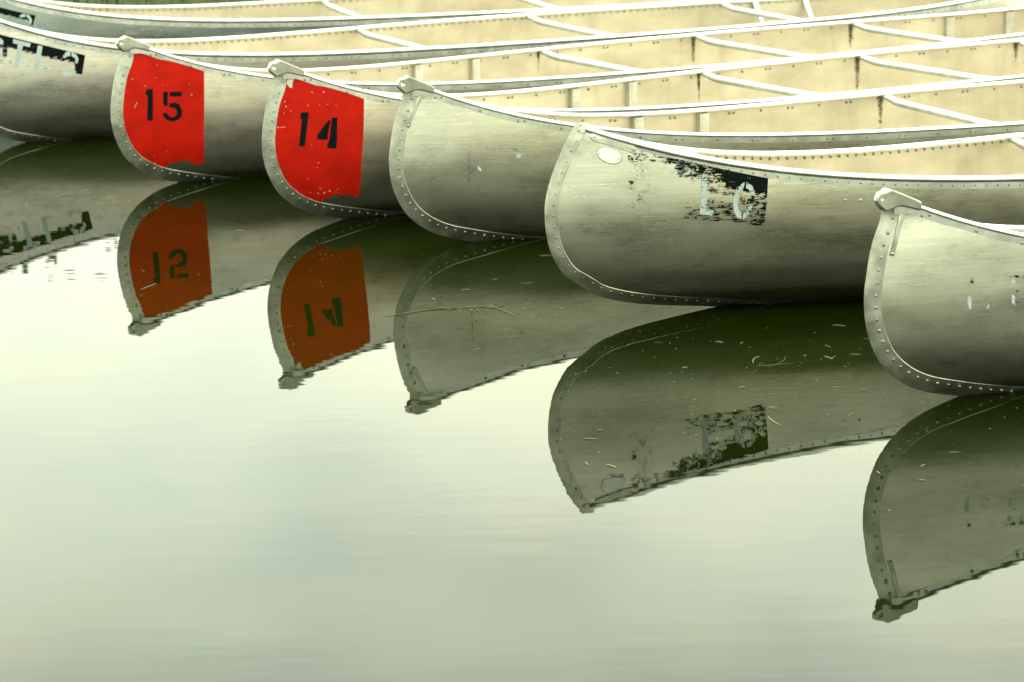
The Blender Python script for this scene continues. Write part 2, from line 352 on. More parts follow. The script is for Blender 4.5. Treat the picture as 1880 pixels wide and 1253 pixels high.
M['red'] = paint('red_paint', (0.48, 0.009, 0.002), fade=0.3, spec=0.08)
M['black'] = paint('black_paint', (0.006, 0.009, 0.009), fade=0.3, spec=0.02)
M['white'] = paint('white_stencil_paint', (0.44, 0.51, 0.50), fade=0.25)
M['grime'] = paint('dark_grime', (0.085, 0.065, 0.03), 2.2, 0.3)

# ------------------------------------------------------------------ canoe lines
LEN = 5.2
STEM = [(0.55, 0), (0.5, 0.006), (0.461, 0.02), (0.392, -0.007), (0.314, -0.024), (0.248, -0.029), (0.181, -0.018), (0.113, 0.014), (0.063, 0.064), (0.027, 0.13), (0.005, 0.21), (-0.02, 0.33), (-0.045, 0.5), (-0.065, 0.9), (-0.07, 2.6)]
STEM_B = [(0.57, 0), (0.549, 0), (0.489, -0.039), (0.409, -0.078), (0.347, -0.098), (0.303, -0.103), (0.241, -0.098), (0.187, -0.083), (0.13, -0.047), (0.097, 0), (0.063, 0.055), (0.039, 0.137), (0.02, 0.25), (0, 0.42), (-0.03, 0.62), (-0.055, 0.95), (-0.07, 2.6)]

class Lines:
    def __init__(s, key):
        s.d = CANOES[key]
        st = STEM_B if key == 'C6' else STEM
        s.bare = key in ('C1', 'C2', 'C6')
        p = np.array(st[::-1]); p = np.vstack([2 * p[:1] - p[1:2], p, 2 * p[-1:] - p[-2:-1]])       # smooth curve through the measured stem points
        out = []
        for i in range(1, len(p) - 2):
            for t in np.linspace(0, 1, 16, endpoint=False):
                out.append(0.5 * (2 * p[i] + (p[i + 1] - p[i - 1]) * t + (2 * p[i - 1] - 5 * p[i] + 4 * p[i + 1] - p[i + 2]) * t * t + (3 * p[i] - p[i - 1] - 3 * p[i + 1] + p[i + 2]) * t ** 3))
        out = np.array(out + [p[-2]]); k = np.argsort(out[:, 0], kind='stable')
        s.sz = out[k, 0]; s.ss = out[k, 1]
    def stem(s, z): return np.interp(z - s.d['dz'], s.sz, s.ss)
    def bm(s, z):
        w = np.clip((z - s.d['dz'] + 0.07) / 0.24, 0, 1)
        return s.d['B'] / 2 * np.sqrt(1 - (1 - w) ** 2)
    def b(s, x, z):
        x = np.minimum(x, LEN - x); s0 = s.stem(z)
        u = np.clip((x - s0) / (LEN / 2 - s0), 0, 1)
        return s.bm(z) * (1 - (1 - u) ** FULL)
    def sheer(s, x):
        z = s.d['zc'] + (s.d['zs'] - s.d['zc']) * np.abs(1 - x / (LEN / 2)) ** s.d['m']
        return (z if s.bare else np.minimum(z, 0.488)) + s.d['dz']        # capped ends are cut down to sit under the cap
    def nrm(s, x, z, side):
        e = 1e-3
        db_ds = (s.b(x + e, z) - s.b(x - e, z)) / (2 * e); db_dz = (s.b(x, z + e) - s.b(x, z - e)) / (2 * e)
        return Vector((-float(db_ds), side * 1.0, -float(db_dz))).normalized()
    def pt(s, x, z, side, off=0.0):
        return Vector((x, side * float(s.b(x, z)), z)) + s.nrm(x, z, side) * off

def hull_mesh(L, root, mats):
    NA, NW = 110, 26
    a = np.linspace(-1, 1, NA); a = np.sign(a) * (1 - (1 - np.abs(a)) ** 1.6); a = (a + 1) / 2
    zk = -0.0695 + L.d['dz']
    zeta = np.linspace(0, 1, NW) ** 1.15
    def shell(inset):
        Zs = np.zeros((NA, NW)); Ss = np.zeros((NA, NW))
        S_ = np.repeat((a * LEN)[:, None], NW, 1)
        for it in range(60):
            Z_ = zk + inset + (L.sheer(np.clip(S_, 0, LEN)) - 0.003 - zk - inset) * zeta[None, :]
            s0 = L.stem(Z_) + inset * 1.5
            S_ = 0.5 * S_ + 0.5 * (s0 + a[:, None] * (LEN - 2 * s0))
        b_ = np.maximum(L.b(S_, Z_) - inset, 0)
        return S_, Z_, b_
    bm = bmesh.new()
    grids = {}
    for inset in (0.0, 0.003):
        S_, Z_, b_ = shell(inset)
        for side in (-1, 1):
            grids[inset, side] = [[bm.verts.new((S_[i, j], side * b_[i, j], Z_[i, j])) for j in range(NW)] for i in range(NA)]
    for inset in (0.0, 0.003):
        for side in (-1, 1):
            g = grids[inset, side]
            for i in range(NA - 1):
                for j in range(NW - 1):
                    f = bm.faces.new((g[i][j], g[i + 1][j], g[i + 1][j + 1], g[i][j + 1]))
                    f.material_index = 1 if inset else 0
        g, h = grids[inset, -1], grids[inset, 1]
        for i in range(NA - 1):
            f = bm.faces.new((g[i][0], h[i][0], h[i + 1][0], g[i + 1][0])); f.material_index = 1 if inset else 0
    for side in (-1, 1):
        g, h = grids[0.0, side], grids[0.003, side]
        for i in range(NA - 1): bm.faces.new((g[i][-1], h[i][-1], h[i + 1][-1], g[i + 1][-1]))
    bmesh.ops.remove_doubles(bm, verts=bm.verts[:], dist=0.0004)
    bmesh.ops.dissolve_degenerate(bm, dist=0.0002, edges=bm.edges[:])
    return from_bm('hull', bm, root, mats, 40)

def sweep_profile(bm, pts, prof, side):
    """pts on the sheer; prof = (outward, up) pairs"""
    rings = []
    for i, p in enumerate(pts):
        d = (pts[min(i + 1, len(pts) - 1)] - pts[max(i - 1, 0)]); d.z = 0; d.normalize()
        o = Vector((d.y, -d.x, 0)) if side < 0 else Vector((-d.y, d.x, 0))
        rings.append([bm.verts.new(p + o * q[0] + Vector((0, 0, q[1]))) for q in prof])
    n = len(prof)
    for a, b in zip(rings[:-1], rings[1:]):
        for k in range(n): bm.faces.new((a[k], a[(k + 1) % n], b[(k + 1) % n], b[k]))
    bm.faces.new(rings[0]); bm.faces.new(list(reversed(rings[-1])))

PROF_FLAT = [(0.0006, -0.026), (0.0030, -0.026), (0.0032, -0.0085), (0.0068, -0.0072), (0.0088, -0.0035), (0.0078, 0.0), (0.004, 0.002), (-0.014, 0.002), (-0.019, 0.0005), (-0.0215, -0.004), (-0.019, -0.0085), (-0.0045, -0.0095), (-0.0030, -0.012), (-0.0005, -0.012)]
PROF_TUBE = [(0.0006, -0.031), (0.0028, -0.031), (0.0030, -0.0130), (0.0066, -0.0115), (0.0096, -0.0062), (0.0086, -0.0005), (0.004, 0.0035), (-0.010, 0.0035), (-0.0165, 0.0015), (-0.020, -0.004), (-0.018, -0.0095), (-0.0045, -0.0115), (-0.0030, -0.014), (-0.0005, -0.014)]

def poly_patch(L, name, outline, parent, mat, side=-1, off=0.0006, cover=1.0, step=0.012, inside=False, holes=()):
    """a print or plate: outline in (s, z) laid on the hull skin"""
    bm = bmesh.new()
    vs_ = [bm.verts.new((p[0], 0, p[1])) for p in outline]
    bm.faces.new(vs_)
    xs = [p[0] for p in outline]; zs = [p[1] for p in outline]
    x = min(xs) + step
    while x < max(xs):
        bmesh.ops.bisect_plane(bm, geom=bm.verts[:] + bm.edges[:] + bm.faces[:], plane_co=(x, 0, 0), plane_no=(1, 0, 0)); x += step
    z = min(zs) + step
    while z < max(zs):
        bmesh.ops.bisect_plane(bm, geom=bm.verts[:] + bm.edges[:] + bm.faces[:], plane_co=(0, 0, z), plane_no=(0, 0, 1)); z += step
    bmesh.ops.triangulate(bm, faces=[f for f in bm.faces if len(f.verts) > 4])
    bm.verts.ensure_lookup_table()
    cov = []
    for v in bm.verts:
        s_, z_ = v.co.x, v.co.z
        cov.append(cover(s_, z_) if callable(cover) else cover)
        v.co = L.pt(s_, z_, side, (-0.0035 - off) if inside else off)
    me = bpy.data.meshes.new(name); bm.to_mesh(me); bm.free()
    at = me.attributes.new('cover', 'FLOAT', 'POINT'); at.data.foreach_set('value', cov)
    return link(name, me, parent, (mat,), 60)

def plate(L, name, outline, parent, mat, side=-1, thick=0.0016):
    """a thin metal plate with an edge, following the hull skin"""
    bm = bmesh.new()
    cx = sum(p[0] for p in outline) / len(outline); cz = sum(p[1] for p in outline) / len(outline)
    def ring(k, off): return [bm.verts.new(L.pt(cx + (p[0] - cx) * k, cz + (p[1] - cz) * k, side, off)) for p in outline]
    r0, r1, r2 = ring(1.0, -0.001), ring(1.0, thick * 0.7), ring(0.95, thick)
    n = len(outline)
    for a, b in ((r0, r1), (r1, r2)):
        for k in range(n): bm.faces.new((a[k], a[(k + 1) % n], b[(k + 1) % n], b[k]))
    c = bm.verts.new(L.pt(cx, cz, side, thick))
    for k in range(n): bm.faces.new((r2[k], r2[(k + 1) % n], c))
    return from_bm(name, bm, parent, (mat,), 30)

def capsule(p, q, r, n=8):
    p, q = Vector((*p, 0)), Vector((*q, 0)); d = (q - p).normalized(); w = Vector((-d.y, d.x, 0))
    o = []
    for c, a0 in ((p, 90), (q, -90)):
        for k in range(n + 1):
            a = R(a0 + 180 * k / n); v = c + d * (math.cos(a) * r) + w * (math.sin(a) * r); o.append((v.x, v.y))
    return o

def stem_curve(L, ds=0.008):
    """points down the stem line with inward normals, in (s, z), from under the cap to below water"""
    z = np.linspace(0.55, -0.05, 400) + L.d['dz']; s_ = L.stem(z)
    k = np.ones(9) / 9                                   # soften the polyline
    sp_ = np.convolve(np.pad(s_, 4, 'edge'), k, 'valid')
    d = np.sqrt(np.diff(sp_) ** 2 + np.diff(z) ** 2); t = np.concatenate([[0], np.cumsum(d)])
    tt = np.arange(0, t[-1], ds)
    S_ = np.interp(tt, t, sp_); Z_ = np.interp(tt, t, z)
    ts, tz = np.gradient(S_), np.gradient(Z_); l = np.hypot(ts, tz); ts /= l; tz /= l
    return S_, Z_, -tz, ts                               # inward normal (aft / up)

def stem_band(L, root, width, zstart, mat, rivet_r, rivet_gap, inset, kind_b):
    S_, Z_, ns, nz = stem_curve(L)
    bm = bmesh.new(); rings = []
    idx = [i for i in range(len(S_)) if Z_[i] <= zstart]
    for i in idx:
        ring = []
        for side, ds in ((-1, width), (-1, width - 0.0015), (-1, width * 0.55), (-1, 0.006), (0, -0.0035), (1, 0.006), (1, width * 0.55), (1, width - 0.0015), (1, width)):
            s_, z_ = S_[i] + ns[i] * ds, Z_[i] + nz[i] * ds
            if side == 0: ring.append(bm.verts.new((s_, 0, z_))); continue
            off = 0.0 if ds == width else 0.0014
            b_ = float(L.b(s_, z_))
            if ds <= 0.0061: b_ = max(b_ * 0.8, 0.0035)
            else: b_ = max(b_, 0.004)
            ring.append(bm.verts.new((s_, side * (b_ + off), z_)))
        rings.append(ring)
    for a, b in zip(rings[:-1], rings[1:]):
        for k in range(len(a) - 1): bm.faces.new((a[k], a[k + 1], b[k + 1], b[k]))
    band = from_bm('stem_band', bm, root, (mat,), 32)
    rb = bmesh.new(); acc = 0.012; last = None
    for i in idx:
        if last is not None: acc += math.hypot(S_[i] - S_[last], Z_[i] - Z_[last])
        last = i
        if acc >= rivet_gap:
            acc = 0
            s_, z_ = S_[i] + ns[i] * inset, Z_[i] + nz[i] * inset
            if z_ < -0.01: continue
            for side in (-1, 1):
                n = L.nrm(s_, z_, side); p = L.pt(s_, z_, side, 0.0022 if not kind_b else 0.0022)
                dome(rb, p, n, rivet_r * random.uniform(0.85, 1.08), random.uniform(0.48, 0.6) if not kind_b else 0.35)
    props(from_bm('rivets', rb, band, (M['rivet'],), 60), kind='stuff')
    return band

CAP = [(-0.002, .497), (-0.0012, .503), (0.0008, .5085), (0.004, .5125), (0.008, .515), (0.0135, .5162), (0.0186, .5165), (0.026, .519), (0.031, .5215), (0.035, .5225), (0.043, .5195), (0.061, .511), (0.088, .4985), (0.103, .4905), (0.107, .4865), (0.108, .480), (0.107, .4725), (0.103, .468), (0.088, .4725), (0.069, .4782), (0.056, .4808), (0.045, .4785), (0.037, .475), (0.032, .473), (0.0245, .4705), (0.019, .472), (0.0115, .4795), (0.005, .4855), (0.0016, .488)]
def bow_cap(L, root, mirror=False):
    dz = L.d['dz']
    def hw(s_):                                          # half width: a thin nose that widens into the two arms
        return min(0.0062 + max(s_, 0) * 0.40, float(L.b(max(s_, 0.01), L.sheer(max(s_, 0.01)))) + 0.0102)
    n = len(CAP)
    cz = []
    for i in range(n):                                   # inward offset of the outline for the rounded rim
        p0, p1, p2 = (Vector(CAP[i - 1]), Vector(CAP[i]), Vector(CAP[(i + 1) % n]))
        d = (p2 - p0).normalized(); cz.append((p1.x + d.y * 0.0035, p1.y - d.x * 0.0035))
    hole = [(0.0150 + 0.0058 * math.cos(k * math.pi / 6), 0.4995 + 0.0070 * math.sin(k * math.pi / 6)) for k in range(12)]
    bm = bmesh.new()
    X = lambda s_: s_ if not mirror else LEN - s_
    sides = {}
    for side in (-1, 1):
        o = [bm.verts.new((X(p[0]), side * max(hw(p[0]) - 0.004, 0.003), p[1] + dz)) for p in CAP]
        i_ = [bm.verts.new((X(p[0]), side * hw(p[0]), p[1] + dz)) for p in cz]
        h_ = [bm.verts.new((X(p[0]), side * hw(p[0]), p[1] + dz)) for p in hole]
        for k in range(n): bm.faces.new((o[k], o[(k + 1) % n], i_[(k + 1) % n], i_[k]))
        es = [bm.edges.get((i_[k], i_[(k + 1) % n])) for k in range(n)] + [bm.edges.new((h_[k], h_[(k + 1) % 12])) for k in range(12)]
        bmesh.ops.triangle_fill(bm, edges=es, use_beauty=True)
        sides[side] = (o, h_)
    for k in range(n): bm.faces.new((sides[-1][0][k], sides[-1][0][(k + 1) % n], sides[1][0][(k + 1) % n], sides[1][0][k]))
    for k in range(12): bm.faces.new((sides[-1][1][k], sides[-1][1][(k + 1) % 12], sides[1][1][(k + 1) % 12], sides[1][1][k]))
    return from_bm('stern_cap' if mirror else 'bow_cap', bm, root, (M['cap'],), 20)

def thwart(L, root, s_):
    b_ = float(L.b(s_, L.sheer(s_))); z = float(L.sheer(s_))
    pts, fl = [], []
    T = [-1, -.985, -.94, -.88, -.80, -.68, -.5, -.25, 0, .25, .5, .68, .80, .88, .94, .985, 1]
    for t in T:
        y = t * (b_ - 0.012); e = abs(t)
        k = min(max((1 - e) / 0.26, 0), 1); k = k * k * (3 - 2 * k)
        pts.append((s_, y, z - 0.013 - 0.011 * k))
        q = min(max((1 - e) / 0.14, 0), 1)
        fl.append((0.0165 - 0.0035 * q, 0.0055 + 0.0075 * q))
    bm = bmesh.new(); tube(bm, pts, 0.014, 14, fl)
    return from_bm('thwart', bm, root, (M['tube'],), 40)

def rib(L, root, s_, w=0.036):
    """pressed channel that follows the inside of the hull from gunwale to gunwale"""
    bm = bmesh.new(); rings = []
    ztop = float(L.sheer(s_)) - 0.012; dz = L.d['dz']
    zl = list(np.linspace(ztop, 0.06 + dz, 12)) + list(np.linspace(0.045, -0.06, 10) + dz)
    for side, seq in ((-1, zl), (1, zl[::-1])):
        for z in seq:
            ring = []
            for ds, off in ((-w / 2 - 0.004, -0.0035), (-w / 2, -0.019), (-w / 2 + 0.006, -0.021), (w / 2 - 0.006, -0.021), (w / 2, -0.019), (w / 2 + 0.004, -0.0035)):
                p = L.pt(s_ + ds, z, side, off)
                if p.y * side < 0.004: p.y = 0.004 * side
                p.z = max(p.z, -0.066 + dz - off)
                ring.append(bm.verts.new(p))
            rings.append(ring)
    for a, b in zip(rings[:-1], rings[1:]):
        for k in range(5): bm.faces.new((a[k], a[k + 1], b[k + 1], b[k]))
    return from_bm('rib', bm, root, (M['ribs'],), 30)

def deck(L, root, length, aft):
    """triangular deck plate between the gunwales, a little crowned, its aft edge curved"""
    bm = bmesh.new(); rows = []
    for i in range(15):
        s_ = 0.02 + (length - 0.02) * i / 14
        b_ = max(float(L.b(s_, L.sheer(s_))) - 0.004, 0.002); row = []
        for k in range(9):
            t = -1 + k / 4
            ss = s_ - aft * (1 - t * t) * (i / 14) ** 2
            row.append(bm.verts.new((ss, t * b_, float(L.sheer(s_)) - 0.004 + 0.010 * (1 - t * t) * min(1, b_ / 0.06))))
        rows.append(row)
    for a, b in zip(rows[:-1], rows[1:]):
        for k in range(8): bm.faces.new((a[k], a[k + 1], b[k + 1], b[k]))
    lip = [bm.verts.new(v.co + Vector((0.002, 0, -0.014))) for v in rows[-1]]
    for k in range(8): bm.faces.new((rows[-1][k], rows[-1][k + 1], lip[k + 1], lip[k]))
    return from_bm('deck_plate', bm, root, (M['deck'],), 30)

def inner_streak(L, root, s_, depth, w):
    zt = float(L.sheer(s_)) - 0.012
    n = 9; o = []
    rnd = random.Random(int(s_ * 1000))
    for k in range(n): o.append((s_ - w * (1 - 0.55 * k / n) * rnd.uniform(0.8, 1.1) - 0.005, zt - depth * k / (n - 1)))
    for k in reversed(range(n)): o.append((s_ + w * (1 - 0.55 * k / n) * rnd.uniform(0.8, 1.1) - 0.005, zt - depth * k / (n - 1)))
    def cov(x, z):
        f = (zt - z) / depth; e = 1 - abs(x - s_ + 0.005) / (w * (1.05 - 0.5 * f))
        return max(0, min(1, 1.5 * e)) * (0.95 - 0.55 * f)
    return poly_patch(L, 'dirt_streak', o, root, M['grime'], 1, 0.0008, cov, 0.008, True)

def canoe(key, label, hull_mat, kind_b=False, thwarts=(), ribs=(), deck_len=0.42, streaks=()):
    d = CANOES[key]; L = Lines(key)
    root = empty('canoe', (d['X'], d['Y'], 0), d['th'], label, 'canoe', 'aluminium canoes moored side by side')
    hull_mesh(L, root, (M[hull_mat], M['inside']))
    e_ = 0.012 if kind_b else 0.045                      # under a cap the rails stop short of the tip
    sg = np.concatenate([np.linspace(e_, 0.7, 40), np.linspace(0.72, LEN - 0.72, 70), np.linspace(LEN - 0.7, LEN - e_, 40)])
    for side in (-1, 1):
        pts = [Vector((s_, side * float(L.b(s_, L.sheer(s_))), float(L.sheer(s_)))) for s_ in sg]
        bm = bmesh.new(); sweep_profile(bm, pts, PROF_TUBE if kind_b else PROF_FLAT, side)
        g = from_bm('gunwale', bm, root, (M['trim'],), 42)
        rb = bmesh.new(); s_ = 0.12
        zoff = -0.0215 if kind_b else -0.0175
        k = 0
        while s_ < LEN - 0.1:
            z = float(L.sheer(s_)) + zoff
            ps = [s_] if kind_b or k % 2 else [s_ - 0.009, s_ + 0.009]
            for q in ps:
                dome(rb, L.pt(q, z, side, 0.0030 if not kind_b else 0.0028), L.nrm(q, z, side), 0.0044 if not kind_b else 0.0030, 0.6)
                zi = float(L.sheer(q)) - (0.014 if kind_b else 0.018)
                dome(rb, L.pt(q, zi - 0.004, side, -0.0050), -L.nrm(q, zi, side), 0.0042 if not kind_b else 0.0036, 0.7)
            s_ += 0.032 if kind_b else 0.118; k += 1
        props(from_bm('rivets', rb, g, (M['rivet'],), 60), kind='stuff')
    deck(L, root, deck_len, 0.05)
    if kind_b: stem_band(L, root, 0.030, 0.545 + d['dz'], M['band'], 0.0032, 0.024, 0.020, True)
    else:
        stem_band(L, root, 0.038, 0.478 + d['dz'], M['band'], 0.0044, 0.0275, 0.0245, False)
        bow_cap(L, root); bow_cap(L, root, True)
    for s_ in thwarts: thwart(L, root, s_)
    for s_ in ribs: rib(L, root, s_)
    for s_, dep, w in streaks: inner_streak(L, root, s_, dep, w)
    return root, L

def digit_parts(L, root, key, names, mat, off, cover=1.0, nm='painted_digit'):
    """strokes of one painted character joined as one mesh"""
    for group in names:
        obs = [poly_patch(L, nm, MARKS[key][q], root, mat, -1, off, cover, 0.012) for q in group]
        if len(obs) > 1:
            bm = bmesh.new()
            for o in obs: bm.from_mesh(o.data)
            me = obs[0].data; bm.to_mesh(me); bm.free()
            for o in obs[1:]: bpy.data.objects.remove(o)

# ------------------------------------------------------------------ water, bed, banks
DECK_SIDE_LINES = {k: Lines(k) for k in CANOES}
def filtered_water(t, col, nrm):
    """murky body under a mirror skin; the skin is a little weaker than clean water, like a filmed pond"""
    d = t.node('ShaderNodeBsdfDiffuse', Color=col); t.l.new(nrm, d.inputs['Normal'])
    g = t.node('ShaderNodeBsdfGlossy'); g.inputs['Roughness'].default_value = 0.012; t.l.new(nrm, g.inputs['Normal'])
    f = t.node('ShaderNodeFresnel'); f.inputs['IOR'].default_value = 1.333; t.l.new(nrm, f.inputs['Normal'])
    mx = t.node('ShaderNodeMixShader'); t.l.new(t.math('MULTIPLY', f.outputs[0], 0.74), mx.inputs[0]); t.l.new(d.outputs[0], mx.inputs[1]); t.l.new(g.outputs[0], mx.inputs[2])
    return mx.outputs[0]
def build_water():
    bm = bmesh.new(); es = []
    def loop(pts):
        v = [bm.verts.new((x, y, 0)) for x, y in pts]
        es.extend(bm.edges.new((v[i], v[(i + 1) % len(v)])) for i in range(len(v)))
    loop([(-260, -120), (260, -120), (260, 220), (-260, 220)])
    for k, L in DECK_SIDE_LINES.items():
        d = L.d; s0 = float(L.stem(0.0)) + 0.004
        s_ = s0 + (LEN - 2 * s0) * (0.5 - 0.5 * np.cos(np.linspace(0, math.pi, 41)))
        b_ = np.maximum(L.b(s_, 0.0 * s_) - 0.0015, 0.0005)
        p = [(x, -y) for x, y in zip(s_, b_)] + [(x, y) for x, y in zip(s_[::-1][1:-1], b_[::-1][1:-1])]
        c_, n_ = math.cos(d['th']), math.sin(d['th'])
        loop([(d['X'] + x * c_ - y * n_, d['Y'] + x * n_ + y * c_) for x, y in p])
    bmesh.ops.triangle_fill(bm, edges=es, use_beauty=False, normal=(0, 0, 1))
    for f in bm.faces:
        if f.normal.z < 0: f.normal_flip()
    me = bpy.data.meshes.new('water'); bm.to_mesh(me); bm.free()
    t = NT('murky_pond_water')
    a = t.noise(t.coords((0.9, 2.6, 1), False), 3.0, 2, 0.5)
    b = t.noise(t.coords((1.0, 2.4, 1), False), 16.0, 2, 0.5)
    c = t.noise(t.coords((1.0, 1.6, 1), False), 0.5, 3, 0.5)
    gate = t.ramp(t.noise(t.coords((0.6, 1.0, 1), False), 0.9, 2), [(0.42, 0.25), (0.62, 1.0)])
    n1 = t.bump(a, 0.00026, 1.0)
    n2 = t.bump(t.math('MULTIPLY', b, gate), 0.00003, 1.0, n1)
    col = t.mix(t.ramp(c, [(0.35, 0.0), (0.65, 1.0)]), (0.0032, 0.0064, 0.0001), (0.0062, 0.0104, 0.0002))
    return props(link('water', me, None, (t.done(filtered_water(t, col, n2)),), 0), kind='structure')
build_water()

M['grass'] = plain('bank_grass', (0.035, 0.055, 0.008), 0.9, 0.5, 3)
M['mud'] = plain('bank_soil', (0.10, 0.085, 0.045), 0.95, 0.4, 6)
M['leaf'] = plain('leaf_green', (0.045, 0.070, 0.012), 0.6, 0.45, 2)
M['bark'] = plain('bark', (0.10, 0.08, 0.055), 0.9, 0.4, 12)

def bank_z(d, x, y):                                     # height above water at distance d behind the shore line
    if d < 0: return -0.35 + 0.35 * max(0, 1 + d / 1.2)
    return 0.34 * (1 - math.exp(-d / 0.5)) + 0.016 * d * 0.6 + 0.05 * mnoise.noise(Vector((x * 0.5, y * 0.5, 0)))
def shore(x): return 16.1 + 0.22 * max(min(x, 60), -60) + 0.25 * mnoise.noise(Vector((x * 0.6, 3, 0)))
def bank(name, xs, ds, fn, mat):
    bm = bmesh.new()
    g = [[bm.verts.new(fn(x, d)) for d in ds] for x in xs]
    for i in range(len(xs) - 1):
        for j in range(len(ds) - 1): bm.faces.new((g[i][j], g[i + 1][j], g[i + 1][j + 1], g[i][j + 1]))
    o = from_bm(name, bm, None, (mat,), 0); o.data.shade_smooth()
    return props(o, kind='structure')
xs_ = list(np.linspace(-150, -12, 30)) + list(np.linspace(-11.5, 11.5, 90)) + list(np.linspace(12, 150, 30))
ds_ = [-1.2, -0.6, -0.2, 0, 0.1, 0.2, 0.35, 0.55, 0.8, 1.2, 1.8, 2.6, 4, 6, 9, 14, 22, 36, 60, 110, 190]
bank('grass_bank', xs_, ds_, lambda x, d: (x, shore(x) + d, bank_z(d, x, shore(x) + d)), M['grass'])

def grass_blades(n, x0, x1):
    rnd = random.Random(9); vs_, fs = [], []
    for i in range(n):
        x = rnd.uniform(x0, x1); d = 0.15 + abs(rnd.gauss(0, 1.1)); y = shore(x) + d; z = bank_z(d, x, y) - 0.01
        a = rnd.uniform(0, 6.28); h = rnd.uniform(0.06, 0.16); w = rnd.uniform(0.003, 0.006); lx, ly = rnd.gauss(0, 0.04), rnd.gauss(0, 0.04)
        k = len(vs_); ca, sa = math.cos(a) * w, math.sin(a) * w
        vs_ += [(x - ca, y - sa, z), (x + ca, y + sa, z), (x + lx * 0.4 + ca * .7, y + ly * 0.4 + sa * .7, z + h * .6), (x + lx * 0.4 - ca * .7, y + ly * 0.4 - sa * .7, z + h * .6), (x + lx, y + ly, z + h)]
        fs += [(k, k + 1, k + 2, k + 3), (k + 3, k + 2, k + 4)]
    me = bpy.data.meshes.new('grass'); me.from_pydata(vs_, [], fs)
    return props(link('grass', me, None, (M['leaf'],), 0), 'short green grass along the far bank behind the canoes', 'grass', kind='stuff')
grass_blades(9000, -6, 6)

def tree(x, y, h, rx, rz, label, seed, leaves=2600, ls=0.07):
    rnd = random.Random(seed); z0 = bank_z(y - shore(x), x, y) - 0.05
    root = empty('tree', (x, y, z0), 0, label, 'tree', 'trees on the far bank')
    bm = bmesh.new(); top = h - rz * 0.7
    tube(bm, [(0, 0, 0), (0.03, 0.02, top * .35), (-0.02, 0.03, top * .7), (0.02, 0, top)], [0.09, 0.07, 0.055, 0.03], 8)
    tips = []
    for k in range(11):
        a = rnd.uniform(0, 6.28); b0 = top * rnd.uniform(.4, .95); ln = rx * rnd.uniform(.5, .9)
        e = Vector((math.cos(a) * ln, math.sin(a) * ln, min(b0 + rnd.uniform(.2, .7) * rz, h - 0.1)))
        tube(bm, [(0, 0, b0), (e.x * .5, e.y * .5, b0 + (e.z - b0) * .65), tuple(e)], [0.035, 0.022, 0.008], 6); tips.append(e)
    from_bm('trunk', bm, root, (M['bark'],), 50)
    cl = tips + [Vector((rnd.gauss(0, rx * .45), rnd.gauss(0, rx * .45), h - rz + rnd.gauss(0, rz * .45))) for _ in range(26)]
    vs_, fs = [], []
    for i in range(leaves):
        c = rnd.choice(cl); s = 0.24 * rx
        p = c + Vector((rnd.gauss(0, s), rnd.gauss(0, s), rnd.gauss(0, s * .7)))
        if p.z > h: p.z = h - rnd.random() * 0.3
        a, t_ = rnd.uniform(0, 6.28), rnd.uniform(-.9, .9); l_ = ls * rnd.uniform(.6, 1.3)
        u = Vector((math.cos(a), math.sin(a), t_)).normalized() * l_; w_ = u.cross(Vector((rnd.gauss(0, 1), rnd.gauss(0, 1), 1))).normalized() * l_ * .4
        k = len(vs_); vs_ += [tuple(p - u), tuple(p + w_), tuple(p + u), tuple(p - w_)]; fs.append((k, k + 1, k + 2, k + 3))
    me = bpy.data.meshes.new('crown'); me.from_pydata(vs_, [], fs)
    link('crown', me, root, (M['leaf'],), 0)
    return root
tree(-4.15, 27, 2.75, 1.15, 1.1, 'small leafy tree on the bank beyond the leftmost canoes', 3)
tree(-8.4, 30, 4.2, 1.9, 1.7, 'broad leafy tree further left on the far bank', 5)

